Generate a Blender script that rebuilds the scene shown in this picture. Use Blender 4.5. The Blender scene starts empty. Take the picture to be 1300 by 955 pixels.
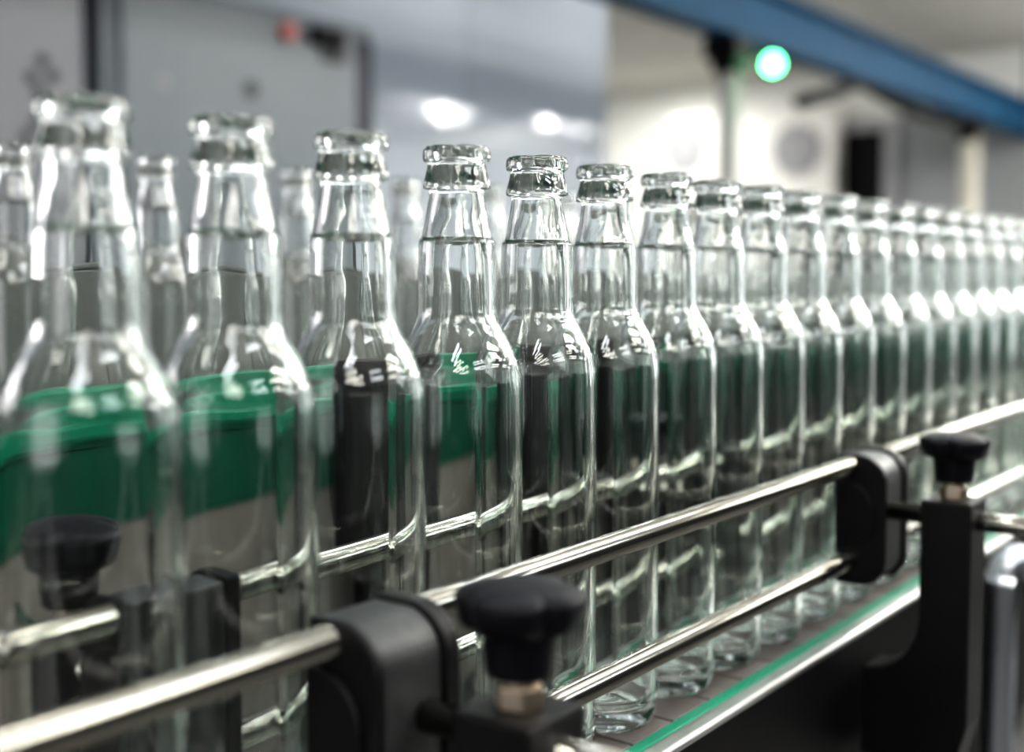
import bpy, bmesh, math, random
from mathutils import Vector, Matrix
random.seed(11)
PI = math.pi
scene = bpy.context.scene
col = scene.collection

# ------------------------------------------------------------------ helpers
def link(name, bm, mat, parent=None, smooth=False, bevel=0.0, seg=2):
    me = bpy.data.meshes.new(name)
    if not smooth:
        bmesh.ops.recalc_face_normals(bm, faces=bm.faces)
    bm.to_mesh(me); bm.free()
    o = bpy.data.objects.new(name, me)
    col.objects.link(o)
    if mat: me.materials.append(mat)
    if smooth:
        for p in me.polygons: p.use_smooth = True
    if bevel:
        m = o.modifiers.new('bevel', 'BEVEL'); m.width = bevel; m.segments = seg
        m.limit_method = 'ANGLE'; m.angle_limit = math.radians(40)
    if parent: o.parent = parent
    return o

def tag(o, label=None, cat=None, group=None, kind=None):
    if label: o['label'] = label
    if cat: o['category'] = cat
    if group: o['group'] = group
    if kind: o['kind'] = kind
    return o

def thing(name, loc, label, cat, group=None):
    o = bpy.data.objects.new(name, None); col.objects.link(o)
    o.location = loc; o.empty_display_size = 0.02
    return tag(o, label, cat, group)

def struct(name, bm, mat, **k):
    return tag(link(name, bm, mat, **k), kind='structure')

def box(bm, x0, x1, y0, y1, z0, z1):
    v = [bm.verts.new((x, y, z)) for x in (x0, x1) for y in (y0, y1) for z in (z0, z1)]
    for f in ((0,1,3,2),(4,6,7,5),(0,4,5,1),(2,3,7,6),(0,2,6,4),(1,5,7,3)):
        bm.faces.new([v[i] for i in f])
    return bm
def B(*a):
    return box(bmesh.new(), *a)

def cyl(bm, p0, p1, r, n=32, r2=None, caps=True):
    p0 = Vector(p0); p1 = Vector(p1); d = (p1-p0).normalized()
    a = d.orthogonal().normalized(); b = d.cross(a)
    r2 = r if r2 is None else r2
    rings = []
    for p, rr in ((p0, r), (p1, r2)):
        rings.append([bm.verts.new(p + (a*math.cos(2*PI*i/n) + b*math.sin(2*PI*i/n))*rr) for i in range(n)])
    for i in range(n):
        j = (i+1) % n
        bm.faces.new((rings[0][i], rings[0][j], rings[1][j], rings[1][i]))
    if caps:
        bm.faces.new(rings[0][::-1]); bm.faces.new(rings[1])
    return bm

def tube(bm, pts, r, n=16):
    pts = [Vector(p) for p in pts]
    rings = []; up = Vector((0, 0.3, 1)).normalized()
    for i, p in enumerate(pts):
        t = (pts[min(i+1, len(pts)-1)] - pts[max(i-1, 0)]).normalized()
        a = t.cross(up).normalized(); b = t.cross(a)
        rings.append([bm.verts.new(p + (a*math.cos(2*PI*k/n) + b*math.sin(2*PI*k/n))*r) for k in range(n)])
    for q in range(len(rings)-1):
        for k in range(n):
            l = (k+1) % n
            bm.faces.new((rings[q][k], rings[q][l], rings[q+1][l], rings[q+1][k]))
    bm.faces.new(rings[0][::-1]); bm.faces.new(rings[-1])
    return bm

def catmull(pts, sub):
    out = []
    n = len(pts)
    for i in range(n-1):
        p0 = pts[max(i-1, 0)]; p1 = pts[i]; p2 = pts[i+1]; p3 = pts[min(i+2, n-1)]
        for s in range(sub):
            t = s/sub
            out.append(tuple(0.5*((2*p1[k]) + (-p0[k]+p2[k])*t + (2*p0[k]-5*p1[k]+4*p2[k]-p3[k])*t*t
                             + (-p0[k]+3*p1[k]-3*p2[k]+p3[k])*t**3) for k in range(len(p1))))
    out.append(tuple(pts[-1]))
    return out

def prism(bm, prof, x0, x1):
    """profile of (y, z) points swept along x"""
    a = [bm.verts.new((x0, y, z)) for y, z in prof]; b = [bm.verts.new((x1, y, z)) for y, z in prof]
    n = len(prof)
    for i in range(n):
        j = (i+1) % n
        bm.faces.new((a[i], a[j], b[j], b[i]))
    bm.faces.new(a[::-1]); bm.faces.new(b)
    return bm

# ------------------------------------------------------------------ materials
def mat(name, colr, rough=0.5, metal=0.0, noise=0.0, nscale=20, bump=0.0, bscale=200, stretch=None,
        spec=0.5, rvar=0.0, coat=0.0):
    m = bpy.data.materials.new(name); m.use_nodes = True
    nt = m.node_tree; N = nt.nodes; L = nt.links
    p = N['Principled BSDF']
    p.inputs['Base Color'].default_value = (*colr, 1)
    p.inputs['Roughness'].default_value = rough
    p.inputs['Metallic'].default_value = metal
    p.inputs['Specular IOR Level'].default_value = spec
    p.inputs['Coat Weight'].default_value = coat
    tc = N.new('ShaderNodeTexCoord'); mp = N.new('ShaderNodeMapping')
    L.new(tc.outputs['Object'], mp.inputs['Vector'])
    if stretch: mp.inputs['Scale'].default_value = stretch
    if noise or rvar:
        t = N.new('ShaderNodeTexNoise'); t.inputs['Scale'].default_value = nscale
        t.inputs['Detail'].default_value = 5
        L.new(mp.outputs['Vector'], t.inputs['Vector'])
        if noise:
            r = N.new('ShaderNodeValToRGB')
            lo = tuple(c*(1-noise) for c in colr); hi = tuple(min(1, c*(1+noise)) for c in colr)
            r.color_ramp.elements[0].color = (*lo, 1); r.color_ramp.elements[1].color = (*hi, 1)
            r.color_ramp.elements[0].position = 0.3; r.color_ramp.elements[1].position = 0.7
            L.new(t.outputs['Fac'], r.inputs['Fac']); L.new(r.outputs['Color'], p.inputs['Base Color'])
        if rvar:
            mr = N.new('ShaderNodeMapRange')
            mr.inputs['To Min'].default_value = max(0, rough-rvar); mr.inputs['To Max'].default_value = rough+rvar
            L.new(t.outputs['Fac'], mr.inputs['Value']); L.new(mr.outputs['Result'], p.inputs['Roughness'])
    if bump:
        t2 = N.new('ShaderNodeTexNoise'); t2.inputs['Scale'].default_value = bscale
        L.new(mp.outputs['Vector'], t2.inputs['Vector'])
        b = N.new('ShaderNodeBump'); b.inputs['Strength'].default_value = bump; b.inputs['Distance'].default_value = 0.001
        L.new(t2.outputs['Fac'], b.inputs['Height']); L.new(b.outputs['Normal'], p.inputs['Normal'])
    return m

def emit_mat(name, colr, s):
    m = bpy.data.materials.new(name); m.use_nodes = True
    nt = m.node_tree; nt.nodes.clear()
    e = nt.nodes.new('ShaderNodeEmission'); o = nt.nodes.new('ShaderNodeOutputMaterial')
    e.inputs['Color'].default_value = (*colr, 1); e.inputs['Strength'].default_value = s
    nt.links.new(e.outputs[0], o.inputs[0])
    return m

def glass_mat():
    m = bpy.data.materials.new('clear_glass'); m.use_nodes = True
    nt = m.node_tree; nt.nodes.clear()
    g = nt.nodes.new('ShaderNodeBsdfGlass'); o = nt.nodes.new('ShaderNodeOutputMaterial')
    g.inputs['Color'].default_value = (0.985, 0.996, 0.991, 1)
    g.inputs['Roughness'].default_value = 0.0; g.inputs['IOR'].default_value = 1.5
    nt.links.new(g.outputs[0], o.inputs[0])
    return m

def wall_panel_mat():
    """glossy blue-grey cladding in big panels with thin joints and gently uneven faces"""
    m = mat('blue_grey_panel', (0.52, 0.56, 0.61), 0.07, spec=0.6)
    nt = m.node_tree; N = nt.nodes; L = nt.links; p = N['Principled BSDF']
    tc = N.new('ShaderNodeTexCoord'); mp = N.new('ShaderNodeMapping')
    mp.inputs['Rotation'].default_value = (PI/2, 0, 0)
    br = N.new('ShaderNodeTexBrick'); br.offset = 0
    br.inputs['Scale'].default_value = 1.0; br.inputs['Mortar Size'].default_value = 0.006
    br.inputs['Brick Width'].default_value = 1.25; br.inputs['Row Height'].default_value = 0.8
    br.inputs['Color1'].default_value = (0.52, 0.56, 0.61, 1); br.inputs['Color2'].default_value = (0.54, 0.58, 0.63, 1)
    br.inputs['Mortar'].default_value = (0.36, 0.39, 0.43, 1)
    L.new(tc.outputs['Object'], mp.inputs[0]); L.new(mp.outputs[0], br.inputs['Vector'])
    L.new(br.outputs['Color'], p.inputs['Base Color'])
    n = N.new('ShaderNodeTexNoise'); n.inputs['Scale'].default_value = 2.2
    b = N.new('ShaderNodeBump'); b.inputs['Strength'].default_value = 0.12; b.inputs['Distance'].default_value = 0.02
    L.new(tc.outputs['Object'], n.inputs['Vector']); L.new(n.outputs['Fac'], b.inputs['Height'])
    L.new(b.outputs['Normal'], p.inputs['Normal'])
    return m

M = dict(
    glass=glass_mat(),
    rail=mat('polished_steel', (0.38, 0.37, 0.33), 0.17, 1.0, bump=0.012, bscale=900, rvar=0.05, nscale=40),
    steel=mat('brushed_steel', (0.55, 0.55, 0.54), 0.38, 1.0, bump=0.1, bscale=300, stretch=(0.05, 1, 1)),
    dull_steel=mat('dull_steel', (0.085, 0.092, 0.085), 0.55, 0.2, noise=0.15, nscale=6),
    sheet=mat('dark_stained_sheet', (0.125, 0.117, 0.105), 0.5, noise=0.3, nscale=8, spec=.25),
    black=mat('black_plastic', (0.004, 0.0038, 0.0042), 0.45, spec=.22, bump=0.25, bscale=900, noise=0.2, nscale=60),
    knob=mat('black_knob_plastic', (0.004, 0.004, 0.006), 0.45, spec=.15, bump=0.15, bscale=1200),
    clamplit=mat('lit_black_plastic', (0.028, 0.03, 0.03), 0.42, bump=0.3, bscale=600, noise=0.35, nscale=50),  # black plastic lightened to paint in the light on the clamp sides
    tube=mat('bright_tube_steel', (0.62, 0.65, 0.7), 0.32, 1.0, bump=0.02),
    brass=mat('pale_nut', (0.5, 0.42, 0.33), 0.35, 1.0, bump=0.1),
    chain=mat('grey_brown_slat', (0.17, 0.145, 0.138), 0.42, 0.2, noise=0.25, nscale=30, bump=0.15, bscale=300),
    green=mat('green_plastic', (0.0, 0.05, 0.027), 0.45, spec=.2, noise=0.12, nscale=15),
    strip=mat('bright_green_strip', (0.0, 0.13, 0.07), 0.4, spec=.25, noise=0.1, nscale=30),
    edge=mat('edge_green_strip', (0.004, 0.24, 0.135), 0.4, noise=0.1, nscale=30),
    frame=mat('dark_frame', (0.004, 0.0038, 0.004), 0.5, spec=.12, noise=0.3, nscale=12, bump=0.1),
    cab=mat('grey_cabinet_paint', (0.18, 0.205, 0.228), 0.4, noise=0.03, nscale=3),
    cab2=mat('lighter_grey_cabinet_paint', (0.245, 0.25, 0.268), 0.4, noise=0.04, nscale=3),
    cabdark=mat('cabinet_shadow_gap', (0.05, 0.05, 0.065), 0.6, noise=0.05),  # dark colour standing in for shade in the cabinet gaps
    dot=mat('dark_grey_vent', (0.055, 0.06, 0.065), 0.6, noise=0.1),
    red=mat('red_button', (0.45, 0.07, 0.06), 0.4, noise=0.1),
    panel=wall_panel_mat(),
    white=mat('white_wall', (0.78, 0.78, 0.74), 0.6, noise=0.04, nscale=2),
    darkwall=mat('dark_hall_wall', (0.018, 0.019, 0.02), 0.8, noise=0.2, nscale=2),
    greywall=mat('grey_wall', (0.27, 0.28, 0.285), 0.6, noise=0.06, nscale=2),
    ceil=mat('ceiling_paint', (0.62, 0.60, 0.55), 0.8, noise=0.05, nscale=5),
    floor=mat('grey_floor', (0.07, 0.07, 0.067), 0.45, noise=0.25, nscale=4),
    acw=mat('white_ac_casing', (0.82, 0.80, 0.75), 0.45, noise=0.03),
    acg=mat('grey_ac_grille', (0.36, 0.36, 0.37), 0.5, noise=0.05),
    blue=mat('blue_beam_paint', (0.005, 0.065, 0.14), 0.55, spec=.15, noise=0.15, nscale=4),
    pole=mat('grey_pole', (0.30, 0.30, 0.28), 0.5, noise=0.1, nscale=8),
    palepole=mat('pale_pole', (0.50, 0.48, 0.41), 0.5, noise=0.1, nscale=8),
    lamp=emit_mat('green_signal_glow', (0.10, 1.0, 0.32), 24.0),
)

# ------------------------------------------------------------------ room shell
FZ, CZ, EX = -1.0, 1.73, 8.5
struct('floor', B(-2.6, EX+.1, -4.6, 6.1, FZ-.1, FZ), M['floor'])
struct('ceiling', B(-2.6, EX+.1, -4.6, 6.1, CZ, CZ+.1), M['ceil'])
struct('wall_partition', B(-2.5, 4.775, 2.8, 6.0, FZ, CZ), M['panel'])
struct('wall_end', B(EX, EX+.1, -4.6, 6.1, FZ, CZ), M['white'])
struct('wall_end_grey', B(EX-.06, EX, -4.5, 2.69, FZ, 1.36), M['greywall'])
struct('wall_recess', B(4.775, EX, 6.0, 6.1, FZ, CZ), M['white'])
struct('wall_behind', B(-2.6, EX+.1, -4.7, -4.6, FZ, CZ), M['darkwall'])
wl = bmesh.new()                                   # left wall with a window opening
for a in ((-4.6, -1.6, FZ, CZ), (1.4, 2.8, FZ, CZ), (-1.6, 1.4, FZ, -.25), (-1.6, 1.4, 1.35, CZ)):
    box(wl, -2.6, -2.5, *a)
struct('wall_left', wl, M['darkwall'])
# dark narrow doorway in the end wall, beside the air conditioners
struct('door_1', B(EX-.05, EX-.005, 2.80, 3.22, FZ, 1.25), M['frame'])
fr = bmesh.new()
box(fr, EX-.09, EX-.002, 2.70, 2.80, FZ, 1.33); box(fr, EX-.09, EX-.002, 2.80, 3.22, 1.25, 1.33)
struct('trim_1', fr, M['acg'])

# ------------------------------------------------------------------ bottle
H = 0.278
outer = [(0, 9.6), (0, 12.4), (.5, 13.4), (1.8, 14.1), (4.2, 14.3), (5.8, 14.0), (6.4, 13.2), (7.0, 12.5), (8.2, 12.4), (12, 13.2),
         (15, 14.0), (16.5, 14.25), (17.4, 14.0), (17.8, 13.0), (18.2, 12.0), (19.4, 11.7), (23, 12.1), (30, 13.3), (36.5, 14.6), (38.2, 15.0),
         (39.0, 15.8), (40.2, 16.2), (44, 16.4), (55, 16.5), (67, 16.6), (70.5, 16.9), (74, 18.0), (78, 20.0), (82, 22.2), (87, 24.6),
         (91, 26.2), (95, 27.2), (100, 27.6), (108, 27.7), (150, 27.7), (200, 27.7), (250, 27.7), (266, 27.6), (271, 27.2), (275, 26.0), (277.2, 24.0),
         (278, 22.0), (277.6, 19.5), (276, 16), (274.4, 9), (274, 0)]
inner = [(.5, 8.9), (2, 8.7), (8, 8.7), (18, 8.9), (26, 9.6), (34, 11.2), (40, 12.6), (50, 13.3), (62, 13.6), (70, 14.0), (75, 15.8),
         (80, 18.6), (86, 21.7), (91, 23.6), (96, 24.7), (102, 25.2), (120, 25.3), (200, 25.3), (255, 25.2), (263, 24.6), (267, 22.8), (269, 19), (268.6, 12), (267.6, 6), (267.4, 0)]
def bottle_mesh():
    NS = 72
    po = catmull(outer, 3); pi_ = catmull(inner, 4)
    bm = bmesh.new()
    def ring(d, r, inn):
        vs = []
        for k in range(NS):
            a = 2*PI*k/NS; rr = r
            if inn:      # blown inside wall is never perfectly even
                w = .13 if 19 < d < 39 else (.035 if d < 80 else .045)
                if 5 < d < 262:
                    rr += w*(math.sin(2*a+d*.11)*.6 + math.sin(5*a-d*.23+1)*.4 + .5*math.sin(3*a+d*.47)*(1 if d < 72 else .3))
            elif d > 275 and 17 < r < 26.5:   # knurled bearing ring under the base
                rr += .35*(1 if k % 2 else -1)
            vs.append(bm.verts.new((rr*math.cos(a)/1000, rr*math.sin(a)/1000, H-d/1000)))
        return vs
    def lathe(prof, inn):
        rs = [ring(max(d, 0), r, inn) for d, r in prof[:-1]]
        for i in range(len(rs)-1):
            for k in range(NS):
                l = (k+1) % NS
                bm.faces.new((rs[i][k], rs[i+1][k], rs[i+1][l], rs[i][l]))
        c = bm.verts.new((0, 0, H-prof[-1][0]/1000))
        for k in range(NS):
            bm.faces.new((rs[-1][k], c, rs[-1][(k+1) % NS]))
        return rs[0]
    a = lathe(po, False); b = lathe(pi_, True)
    for k in range(NS):
        l = (k+1) % NS
        bm.faces.new((a[k], a[l], b[l], b[k]))
    bmesh.ops.recalc_face_normals(bm, faces=bm.faces)
    return bm
proto = link('bottle', bottle_mesh(), M['glass'], smooth=True)
ORD = ['first', 'second', 'third', 'fourth', 'fifth', 'sixth', 'seventh', 'eighth', 'ninth', 'tenth', 'eleventh', 'twelfth', 'thirteenth',
       'fourteenth', 'fifteenth', 'sixteenth', 'seventeenth', 'eighteenth', 'nineteenth', 'twentieth', 'twenty-first', 'twenty-second', 'twenty-third']
# front row: spacing along the chain is slightly uneven, as on a running line
fx = [.147, .206, .2624, .319, .3805, .437, .4935, .554, .611, .668]
while len(fx) < 23: fx.append(fx[-1] + .0582 + random.uniform(-.0018, .0018))
extra = {0: 'cut off by the left edge, very blurred', 1: 'large and very blurred', 2: 'softly blurred',
         3: 'dark column showing through', 4: 'sharp', 5: 'sharp',
         6: 'sharp', 7: 'before white wall', 8: 'slightly blurred', 9: 'slightly blurred'}
used = False
def put_bottle(x, y, z, label, group):
    global used
    o = proto if not used else proto.copy()
    if used: col.objects.link(o)
    used = True
    o.location = (x, y, z); o.rotation_euler.z = random.uniform(0, 6.28)
    tag(o, label, 'bottle', group)
for i, x in enumerate(fx):
    if i == 0: continue
    n = ORD[i-1]
    put_bottle(x, 0, 0.0002, 'clear empty glass bottle, %s from the left in the front row%s' % (n, (', ' + extra[i]) if i in extra else ', blurred'), 'bottles in the front row')
# second row on the conveyor behind
bx = [.19, .319, .438, .554, .697, .834, .963, 1.095, 1.222, 1.355, 1.487, 1.62]
Y2, Z2 = .45, .036
for i, x in enumerate(bx):
    if i == 0: continue
    put_bottle(x, Y2, Z2+.0002, 'blurred clear glass bottle, %s from the left on the conveyor behind' % ORD[i-1], 'bottles on the conveyor behind')

# ------------------------------------------------------------------ front conveyor
def slats(y0, y1, z, x0, x1, pitch=.0381):
    bm = bmesh.new(); x = x0
    while x < x1:
        box(bm, x, x+pitch-.0022, y0, y1, z-.004, z); x += pitch
    box(bm, x0, x1, y0+.004, y1-.004, z-.012, z-.0035)
    return bm
cv = thing('bottle_conveyor', (.8, 0, FZ), 'narrow slat conveyor with green edge strip carrying the front row of bottles', 'conveyor')
def sub(o, parent):        # children keep world positions under a moved empty
    o.parent = parent; o.matrix_parent_inverse = Matrix.Translation(parent.location).inverted(); return o
X0, X1 = -.25, 2.4
sub(link('slat_chain', slats(-.031, .031, 0, X0, X1), M['chain'], bevel=.0006), cv)
for s in (-1, 1):
    sub(link('wear_strip', B(X0, X1, *sorted((s*.0315, s*.0385)), -.014, .0005), M['edge'], bevel=.001), cv)
    pr = [(s*.0388, .0005), (s*.047, .0005), (s*.0485, -.001), (s*.0485, -.004), (s*.0388, -.004)]
    sub(link('side_rail', prism(bmesh.new(), pr, X0, X1), M['steel'], bevel=.001), cv)
    sub(link('side_frame', B(X0, X1, *sorted((s*.0390, s*.0470)), -.17, -.0042), M['frame'], bevel=.001), cv)
for x in (-.1, .95, 2.2):
    for s in (-1, 1):
        lg = B(x-.02, x+.02, *sorted((s*.012, s*.0388)), FZ, -.05)
        sub(link('leg', lg, M['frame'], bevel=.002), cv)

# guide rails
RZ = (.1037, .0445)
def rail(y, z, label):
    bm = cyl(bmesh.new(), (X0, y, z), (X1, y, z), .0058, 40)
    o = link('guide_rail', bm, M['rail'], smooth=True); o.data.polygons[-1].use_smooth = False; o.data.polygons[-2].use_smooth = False
    tag(o, label, 'rail', 'bottle guide rails')
rail(-.040, RZ[0], 'upper polished steel guide rail in front of the front row of bottles')
rail(-.040, RZ[1], 'lower polished steel guide rail in front of the front row of bottles')
rail(.040, RZ[0], 'upper steel guide rail seen through and behind the front row of bottles')
rail(.040, RZ[1], 'lower steel guide rail seen through and behind the front row of bottles')

# ------------------------------------------------------------------ rail brackets
def dprofile(y_in, y_out, z0, z1, r, n=10):
    """flat on the bottle side, rounded corners on the outer side"""
    pts = [(y_in, z0), (y_in, z1)]
    s = 1 if y_out > y_in else -1
    for k in range(n+1):
        a = PI/2 * k/n
        pts.append((y_out - s*r + s*r*math.sin(a), z1 - r + r*math.cos(a)))
    for k in range(n+1):
        a = PI/2 * k/n
        pts.append((y_out - s*r + s*r*math.cos(a), z0 + r - r*math.sin(a)))
    return pts
def knob_bm(n=96):
    """four lobed clamping knob head with domed top, z from 0 to .015"""
    bm = bmesh.new(); rings = []
    prof = [(0, .0), (.012, 0), (.0172, .0004), (.0186, .0012), (.0200, .0050), (.0209, .0092), (.0206, .0108), (.0190, .0120), (.014, .0134), (.0065, .0146), (0, .0148)]
    for r, z in prof[1:-1]:
        ring = []
        for k in range(n):
            a = 2*PI*k/n
            lob = min(1, abs(math.cos(2*a))*1.5)**.8
            f = 1 - .20*(1-lob)*min(1, r/.017)**3
            ring.append(bm.verts.new((r*f*math.cos(a), r*f*math.sin(a), z)))
        rings.append(ring)
    for q in range(len(rings)-1):
        for k in range(n):
            l = (k+1) % n
            bm.faces.new((rings[q][k], rings[q][l], rings[q+1][l], rings[q+1][k]))
    bm.faces.new(rings[0][::-1])
    c = bm.verts.new((0, 0, .0148))
    for k in range(n): bm.faces.new((rings[-1][k], rings[-1][(k+1) % n], c))
    bmesh.ops.recalc_face_normals(bm, faces=bm.faces)
    return bm

def bracket(x, s, label, rot, rod_end=.17, dx=0, py=.1015, L=.040, ks=1.0):
    t = thing('rail_bracket', (x, s*py, -.06), label, 'bracket', 'guide rail brackets')
    def add(name, bm, m, lab=None, **k):
        o = sub(link(name, bm, m, **k), t)
        if lab: o['label'] = lab
        return o
    # rail clamp: two flanges round a slimmer waist
    cx = x+dx
    bm = bmesh.new()
    prism(bm, dprofile(s*.0305, s*.0632, .028, .1108, .017), cx-L/2, cx-L/2+.0035)
    prism(bm, dprofile(s*.0305, s*.0640, .027, .1115, .017), cx+L/2-.008, cx+L/2)
    cl = add('clamp', bm, M['black'], bevel=.0012)
    bm = prism(bmesh.new(), dprofile(s*.0310, s*.0622, .030, .1100, .016), cx-L/2+.0036, cx+L/2-.0081)  # waist coloured lighter for the light it catches, end faces stay black
    o = link('clamp_waist', bm, M['clamplit'], bevel=.001); o.parent = cl; o['label'] = 'middle of the black rail clamp, coloured lighter where it catches light'
    bm = prism(bmesh.new(), dprofile(s*.0312, s*.0565, .050, .095, .020), cx-L/2-.0025, cx-L/2+.002)
    o = link('clamp_cap', bm, M['black'], bevel=.001); o.parent = cl
    # cross rod
    rz = .077
    rd = cyl(bmesh.new(), (x, s*.055, rz), (x, s*rod_end, rz), .0058, 32)
    add('cross_rod', rd, M['rail'], 'pale steel cross rod', smooth=True)
    # post with elbow foot reaching the conveyor side
    w = .0155; yo = s*(py+.015); yi = s*(py-.015)
    prof = [(yi, .089), (yo, .089), (yo, -.045), (s*(py+.0065), -.075), (s*.052, -.075), (s*.052, -.022)]
    for k in range(9):
        a = PI/2*k/8
        prof.append((s*.0535 + s*(py-.0685)*math.sin(a), -.020 + .036*(1-math.cos(a))))
    add('post', prism(bmesh.new(), prof, x-w, x+w), M['black'], bevel=.0015)
    st = cyl(bmesh.new(), (x, s*py, .089), (x, s*py, .103), .0062, 24)
    add('stud', st, M['brass'], 'pale metal stud')
    nt = cyl(bmesh.new(), (x, s*py, .0892), (x, s*py, .0965), .0083, 6)
    add('nut', nt, M['brass'], 'pale metal nut', bevel=.0006)
    kb = knob_bm(); bmesh.ops.transform(kb, matrix=Matrix.Translation((x, s*py, .1145)) @ Matrix.Rotation(rot, 4, 'Z') @ Matrix.Scale(ks, 4), verts=kb.verts)
    k = add('knob', kb, M['knob'], smooth=True)
    sm = cyl(bmesh.new(), (x, s*py, .0995), (x, s*py, .1150), .0108*ks, 40, .0124*ks)
    o = link('knob_stem', sm, M['knob'], bevel=.001); o.parent = k
    return t
bracket(.291, -1, 'black guide rail bracket with lobed knob at the bottom centre, closest to the viewer', math.radians(20), dx=-.004)
bracket(.724, -1, 'black guide rail bracket with knob and upright post at the right edge', math.radians(50), rod_end=.21, dx=.011)
bracket(.248, 1, 'blurred black rail bracket with knob at lower left, behind the front row of bottles', math.radians(12), py=.086, dx=.016, L=.05, ks=1.2)
bracket(.700, 1, 'black rail bracket behind the front row, showing dark through the middle bottles', math.radians(30))

# ------------------------------------------------------------------ second conveyor
c2 = thing('bottle_conveyor', (1.2, Y2, FZ), 'rear conveyor with green side guard carrying the blurred bottles', 'conveyor')
A0, A1 = -.6, 4.5
sub(link('slat_chain', slats(Y2-.041, Y2+.041, Z2, A0, A1), M['chain']), c2)
g = prism(bmesh.new(), [(.380, .112), (.376, .118), (.376, .136), (.379, .140), (.392, .140), (.392, .112)], A0, A1)
sub(link('guard_rim', g, M['strip'], bevel=.001), c2)
sub(link('side_guard', B(A0, A1, .383, .392, .052, .1118), M['green']), c2)
sub(link('side_frame', B(A0, A1, .385, .408, -.16, .0518), M['sheet']), c2)
sub(link('back_guard', B(A0, A1, .508, .516, .052, .12), M['green']), c2)
sub(link('side_frame', B(A0, A1, .4915, .515, -.16, .0518), M['sheet']), c2)
for x in (-.3, .9, 2.1, 3.3):
    for y in (.40, .50):
        sub(link('leg', B(x-.02, x+.02, y-.012, y+.012, FZ, -.16), M['dull_steel']), c2)
for i, x in enumerate((.665, .90, 1.05, 1.22, 1.40, 1.62, 1.85, 2.1, 2.4, 2.75)):
    bm = B(x-.015, x+.085, .345, .375, 0, .15)
    o = sub(link('drive_housing', bm, M['black'], bevel=.006), c2)
    bm = B(x+.02, x+.065, .352, .372, -.35, -.0002)
    q = link('support_arm', bm, M['black'], bevel=.002); q.parent = o

# stainless machine housing behind the second conveyor
mh = thing('machine_housing', (2, .85, FZ), 'long dull steel machine housing behind the rear conveyor', 'machine')
sub(link('body', B(-1.2, 4.6, .75, 1.05, FZ+.1, .25), M['dull_steel'], bevel=.004), mh)
sub(link('top_lip', B(-1.2, 4.6, 0.7502, 1.05, .2502, .264), M['dull_steel'], bevel=.004), mh)
for x in (-1, .6, 2.4, 4.3):
    sub(link('foot', cyl(bmesh.new(), (x, .9, FZ), (x, .9, FZ+.1), .03), M['frame']), mh)

# ------------------------------------------------------------------ cabinets against the partition
def disc(x, y, z, r, h=.004):
    return cyl(bmesh.new(), (x, y, z), (x, y-h, z), r, 24)
YC = 2.36
cb = thing('electrical_cabinet', (2.22, YC+.2, FZ), 'tall grey electrical cabinet with red button and dark handle', 'cabinet')
sub(link('body', B(1.765, 2.735, YC, 2.79, FZ, .993), M['cab'], bevel=.006), cb)
dr = sub(link('door', B(1.81, 2.655, YC-.022, YC-.0005, FZ+.08, .975), M['cab'], bevel=.004), cb)
sub(link('shade_strip', B(2.672, 2.733, YC-.012, YC-.0005, FZ+.03, .955), M['cabdark'], bevel=.002), cb)  # dark strip painted as the shadow gap at the cabinet's edge
for n, bm, m, lab in (('button', disc(2.364, YC-.022, .925, .028, .02), M['red'], 'red round button'),
                 ('handle', B(2.452, 2.575, YC-.05, YC-.022, .905, .955), M['frame'], 'black handle'),
                 ('lock_plate', B(2.50, 2.60, YC-.028, YC-.022, .86, .903), M['dot'], 'dark grey lock plate'),
                 ('vent_hole', disc(2.229, YC-.022, .742, .025), M['dot'], None), ('vent_hole', disc(1.932, YC-.022, .727, .02), M['cab2'], None)):
    o = link(n, bm, m); o.parent = dr
    if lab: o['label'] = lab
cb = thing('electrical_cabinet', (1.2, YC+.2, FZ), 'pale grey cabinet with a cluster of round vent holes at far left', 'cabinet')
sub(link('body', B(.75, 1.715, YC, 2.79, FZ, 1.05), M['cab2'], bevel=.006), cb)
dr = sub(link('door', B(.79, 1.70, YC-.022, YC-.0005, FZ+.08, 1.03), M['cab2'], bevel=.004), cb)
for x, z in ((1.588, .735), (1.559, .690), (1.614, .700), (1.580, .655), (1.570, .585), (1.543, .550), (1.60, .548)):
    o = link('vent_hole', disc(x, YC-.022, z, .017), M['dot']); o.parent = dr
struct('gap_shade', B(1.716, 1.764, YC+.05, YC+.06, FZ, .985), M['cabdark'])  # dark slip painted as the shade between the two cabinets

# ------------------------------------------------------------------ overhead beam, poles, lamp, cable
YB = 1.81
bmn = thing('overhead_beam', (4, YB, 1.2), 'blue painted steel beam running under the ceiling', 'beam')
sub(link('web', B(-2.4, EX-.07, YB-.012, YB+.012, 1.135, 1.325), M['blue']), bmn)
sub(link('flange', B(-2.4, EX-.07, YB-.06, YB+.06, 1.318, 1.34), M['blue'], bevel=.003), bmn)
sub(link('flange', B(-2.4, EX-.07, YB-.06, YB+.06, 1.115, 1.137), M['blue'], bevel=.003), bmn)
for x in (-1.5, 1.2, 3.5, 8.35):
    sub(link('hanger', cyl(bmesh.new(), (x, YB, 1.34), (x, YB, CZ), .012, 12), M['frame']), bmn)
def pole(x, r, m, lab):
    t = thing('support_pole', (x, YB, FZ), lab, 'pole', 'poles under the blue beam')
    sub(link('shaft', cyl(bmesh.new(), (x, YB, FZ+.01), (x, YB, 1.02), r), m, smooth=True), t)
    bm = B(x-.08, x+.08, YB-.07, YB+.07, 1.03, 1.114); box(bm, x-.055, x+.055, YB-.05, YB+.05, .98, 1.03)
    sub(link('bracket', bm, M['frame'], bevel=.008), t)
    sub(link('base_plate', B(x-.1, x+.1, YB-.1, YB+.1, FZ, FZ+.01), m), t)
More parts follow.
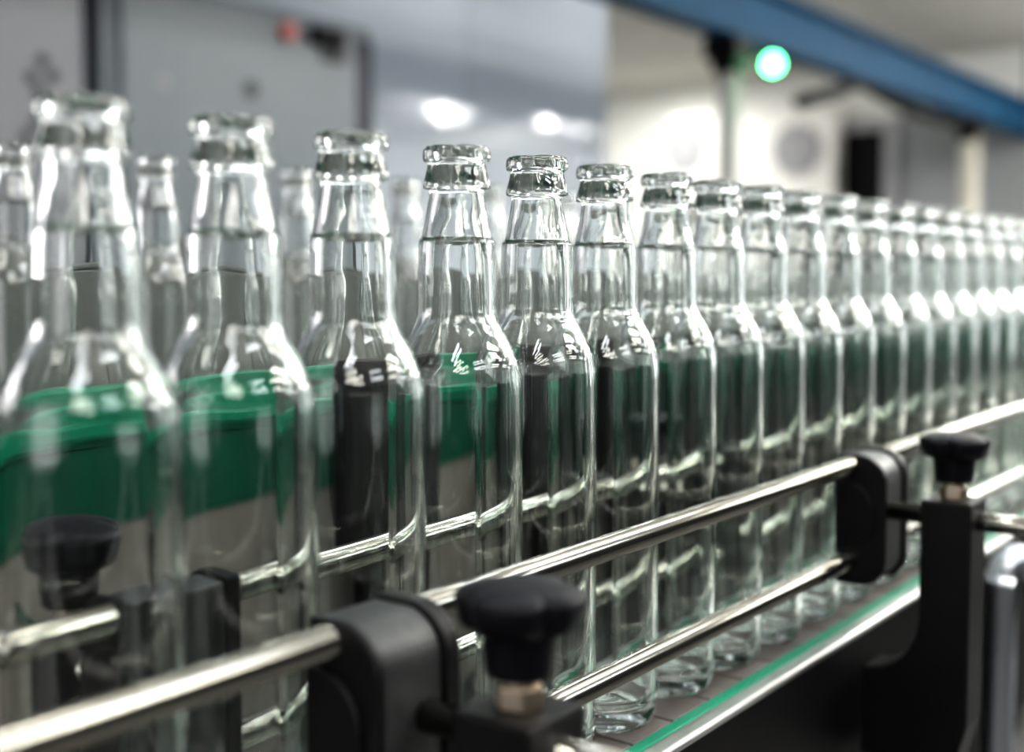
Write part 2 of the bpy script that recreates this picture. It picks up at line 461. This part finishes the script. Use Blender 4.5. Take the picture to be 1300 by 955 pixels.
pole(4.11, .041, M['pole'], 'thin grey pole under the beam beside the green signal light')
pole(7.12, .055, M['palepole'], 'pale beige pole under the beam at the far right')
sl = thing('signal_lamp', (4.28, YB-.10, 1.03), 'round glowing green signal light beside the grey pole', 'lamp')
d = Vector((4.28, YB-.10, 1.03)); toc = (Vector((0, -.3235, .226)) - d).normalized()
sub(link('housing', cyl(bmesh.new(), d+toc*-.05, d, .052), M['frame'], bevel=.004), sl)
lens = bmesh.new(); bmesh.ops.create_uvsphere(lens, u_segments=24, v_segments=16, radius=.035)
bmesh.ops.transform(lens, matrix=Matrix.Translation(d), verts=lens.verts)
sub(link('lens', lens, M['lamp'], smooth=True), sl)['label'] = 'glowing green lens'
sub(link('mounting_arm', cyl(bmesh.new(), d+toc*-.04, (4.20, YB-.065, 1.06), .012), M['frame']), sl)
cp = catmull([(4.45, YB-.14, .90), (4.9, YB-.12, 1.0), (5.3, YB-.05, 1.088), (5.75, YB-.05, 1.05), (6.3, YB-.05, 1.03), (6.75, YB-.05, 1.06), (6.96, YB-.04, 1.09)], 8)
tag(link('cable', tube(bmesh.new(), cp, .03), M['frame'], smooth=True), 'drooping black cable bundle slung beneath the blue beam', 'cable')

# ------------------------------------------------------------------ air conditioners on the end wall
def ac(yc, w, z1, h, gy, fz, lab):
    x1 = EX-.03; x0 = x1-.17
    t = thing('air_conditioner', (x1, yc, z1-h), lab, 'air conditioner', 'air conditioners on the end wall')
    sub(link('casing', B(x0, x1, yc-w/2, yc+w/2, z1-h, z1), M['acw'], bevel=.015), t)
    fy = yc + gy; R = .19
    bm = bmesh.new()
    cyl(bm, (x0-.012, fy, fz), (x0-.0005, fy, fz), R, 40)
    f = sub(link('fan_opening', bm, M['dot'], smooth=False), t)
    bm = bmesh.new()
    for k in range(-6, 7):
        zz = fz + k*R/6.6; hw = math.sqrt(max(R*R-(k*R/6.6)**2, 0))
        if hw > .02: box(bm, x0-.02, x0-.013, fy-hw, fy+hw, zz-.012, zz+.012)
    g = link('grille', bm, M['acg']); g.parent = f
    for s in (-1, 1):
        sub(link('wall_bracket', B(x0+.02, EX-.001, yc+s*w*.3-.02, yc+s*w*.3+.02, z1-h-.04, z1-h-.0005), M['acg']), t)
ac(3.515, .79, 1.425, .74, -.095, 1.135, 'white air conditioner with round grille right of the grey pole')
ac(4.24, .52, 1.46, .74, .12, 1.19, 'white air conditioner with round grille left of the grey pole')

# ------------------------------------------------------------------ steel tubes below the right bracket
tf = thing('tube_stand', (.98, -.09, FZ), 'bent shiny steel tubes at the lower right corner beside the bracket', 'frame')
p1 = catmull([(.99, -.10, -.02), (.965, -.075, .000), (.955, -.068, -.03), (.955, -.068, -.10), (.955, -.068, FZ)], 8)
sub(link('tube', tube(bmesh.new(), p1, .0125, 24), M['tube'], smooth=True), tf)
p2 = catmull([(1.10, -.10, -.03), (1.03, -.10, -.07), (.99, -.10, -.13), (.97, -.10, -.3), (.97, -.10, FZ)], 8)
sub(link('tube', tube(bmesh.new(), p2, .0125, 24), M['tube'], smooth=True), tf)
sub(link('joint_block', B(.97, 1.03, -.145, -.085, -.055, .002), M['black'], bevel=.004), tf)

# ------------------------------------------------------------------ lights: rows of twin-tube ceiling fittings, windows and added fill lights
def strip(x, y, z, lx, ly, w, c):
    l = bpy.data.lights.new('tube_or_fill_light', 'AREA'); l.shape = 'RECTANGLE'; l.size = lx; l.size_y = ly
    l.energy = w; l.color = c
    o = bpy.data.objects.new('tube_or_fill_light', l); o.location = (x, y, z); col.objects.link(o)
PW = 5.0
cool, warm = (.90, .95, 1.0), (1.0, .97, .89)
for r, y in enumerate((.4, -.9)):
    for k, x in enumerate((-.8, .6, 2.0, 3.4, 4.8, 6.2, 7.8)):
        for dy in (-.10, .10):
            strip(x, y+dy, CZ-.06, 0.7, .06, PW, warm if (k+r) % 3 == 0 else cool)
for k, x in enumerate((-1.6, .2, 2.0, 3.8, 5.6)):          # larger twin fittings over the aisle behind the viewer
    for y in ((-2.7,) if k % 2 else (-2.7, -1.75)):
        for dy in (-.16, .16):
            strip(x, y+dy, CZ-.06, 1.1, .14, 15, warm if k % 2 == 0 else cool)
for x, y, e in ((7.8, -.9, 16), (8.0, -.8, 5), (7.9, -.1, 14), (8.2, -.05, 14), (8.35, .15, 5)):     # unseen point lights added to put glints on the partition
    l = bpy.data.lights.new('added_glint_light', 'POINT'); l.energy = e; l.shadow_soft_size = .055; l.color = (.97, .97, 1)
    o = bpy.data.objects.new('added_glint_light', l); o.location = (x, y, 1.62 if y < -.5 else 1.48); col.objects.link(o)
for x in (.6, 2.0, 3.4, 4.6):
    strip(x, 2.25, CZ-.06, .7, .06, 4 if x > 2 else 2, cool)                # unseen fill added to lighten the beam's shadow on the partition
for x, y in ((6.4, 4.4), (7.4, 4.4)):  # unseen fill lights added to brighten the recess and its white wall
    for dy in (-.06, .06): strip(x, y+dy, CZ-.06, 1.0, .035, 20, (1, .99, .96))
def panel_light(loc, rot, sx, sy, e, c):
    l = bpy.data.lights.new('window_or_fill_light', 'AREA'); l.shape = 'RECTANGLE'; l.size = sx; l.size_y = sy; l.energy = e; l.color = c
    o = bpy.data.objects.new('window_or_fill_light', l); col.objects.link(o); o.location = loc; o.rotation_euler = rot
panel_light((-2.49, -.1, .55), (0, -PI/2, 0), 1.6, 1.6, 18, (1, .95, .97))
panel_light((-.9, 2.77, .7), (-PI/2, 0, 0), 1.5, .9, 22, (1, .95, .97))          # window beside the cabinets
for y in (-1.2, -3.4):
    panel_light((EX-.12, y, .5), (0, PI/2, 0), 1.6, .3, 6, (.92, .97, 1))         # windows of the end wall
for x in (.5, 2.5, 4.5, 6.5):
    panel_light((x, -.8, 1.2), (PI, 0, 0), 1.2, .3, 25 if x < 4 else 210, (.98, .99, 1))               # unseen upward fill lights added to brighten the ceiling

w = bpy.data.worlds.new('world'); scene.world = w; w.use_nodes = True
w.node_tree.nodes['Background'].inputs[0].default_value = (.75, .8, .85, 1); w.node_tree.nodes['Background'].inputs[1].default_value = .6

# ------------------------------------------------------------------ camera
cam = bpy.data.cameras.new('camera'); co = bpy.data.objects.new('camera', cam); col.objects.link(co)
th = math.atan2(1160, 1500); pt = math.atan2(87, 1500)
F = Vector((math.cos(th)*math.cos(pt), math.sin(th)*math.cos(pt), -math.sin(pt)))
co.location = (0, -.3235, .226); co.rotation_euler = F.to_track_quat('-Z', 'Y').to_euler()
cam.sensor_width = 36; cam.lens = 36*1500/1300; cam.shift_y = -45.5/1300
cam.clip_start = .01; cam.clip_end = 60
cam.dof.use_dof = True; cam.dof.focus_distance = .53; cam.dof.aperture_fstop = 3.9
scene.camera = co

c = scene.cycles
c.max_bounces = 40; c.transmission_bounces = 40; c.glossy_bounces = 12; c.diffuse_bounces = 4; c.transparent_max_bounces = 8
c.caustics_reflective = True; c.caustics_refractive = True; c.blur_glossy = 0.3; c.sample_clamp_indirect = 40; c.use_adaptive_sampling = False
c.use_denoising = True
scene.view_settings.view_transform = 'Standard'; scene.view_settings.exposure = -0.12; scene.view_settings.look = 'Medium High Contrast'
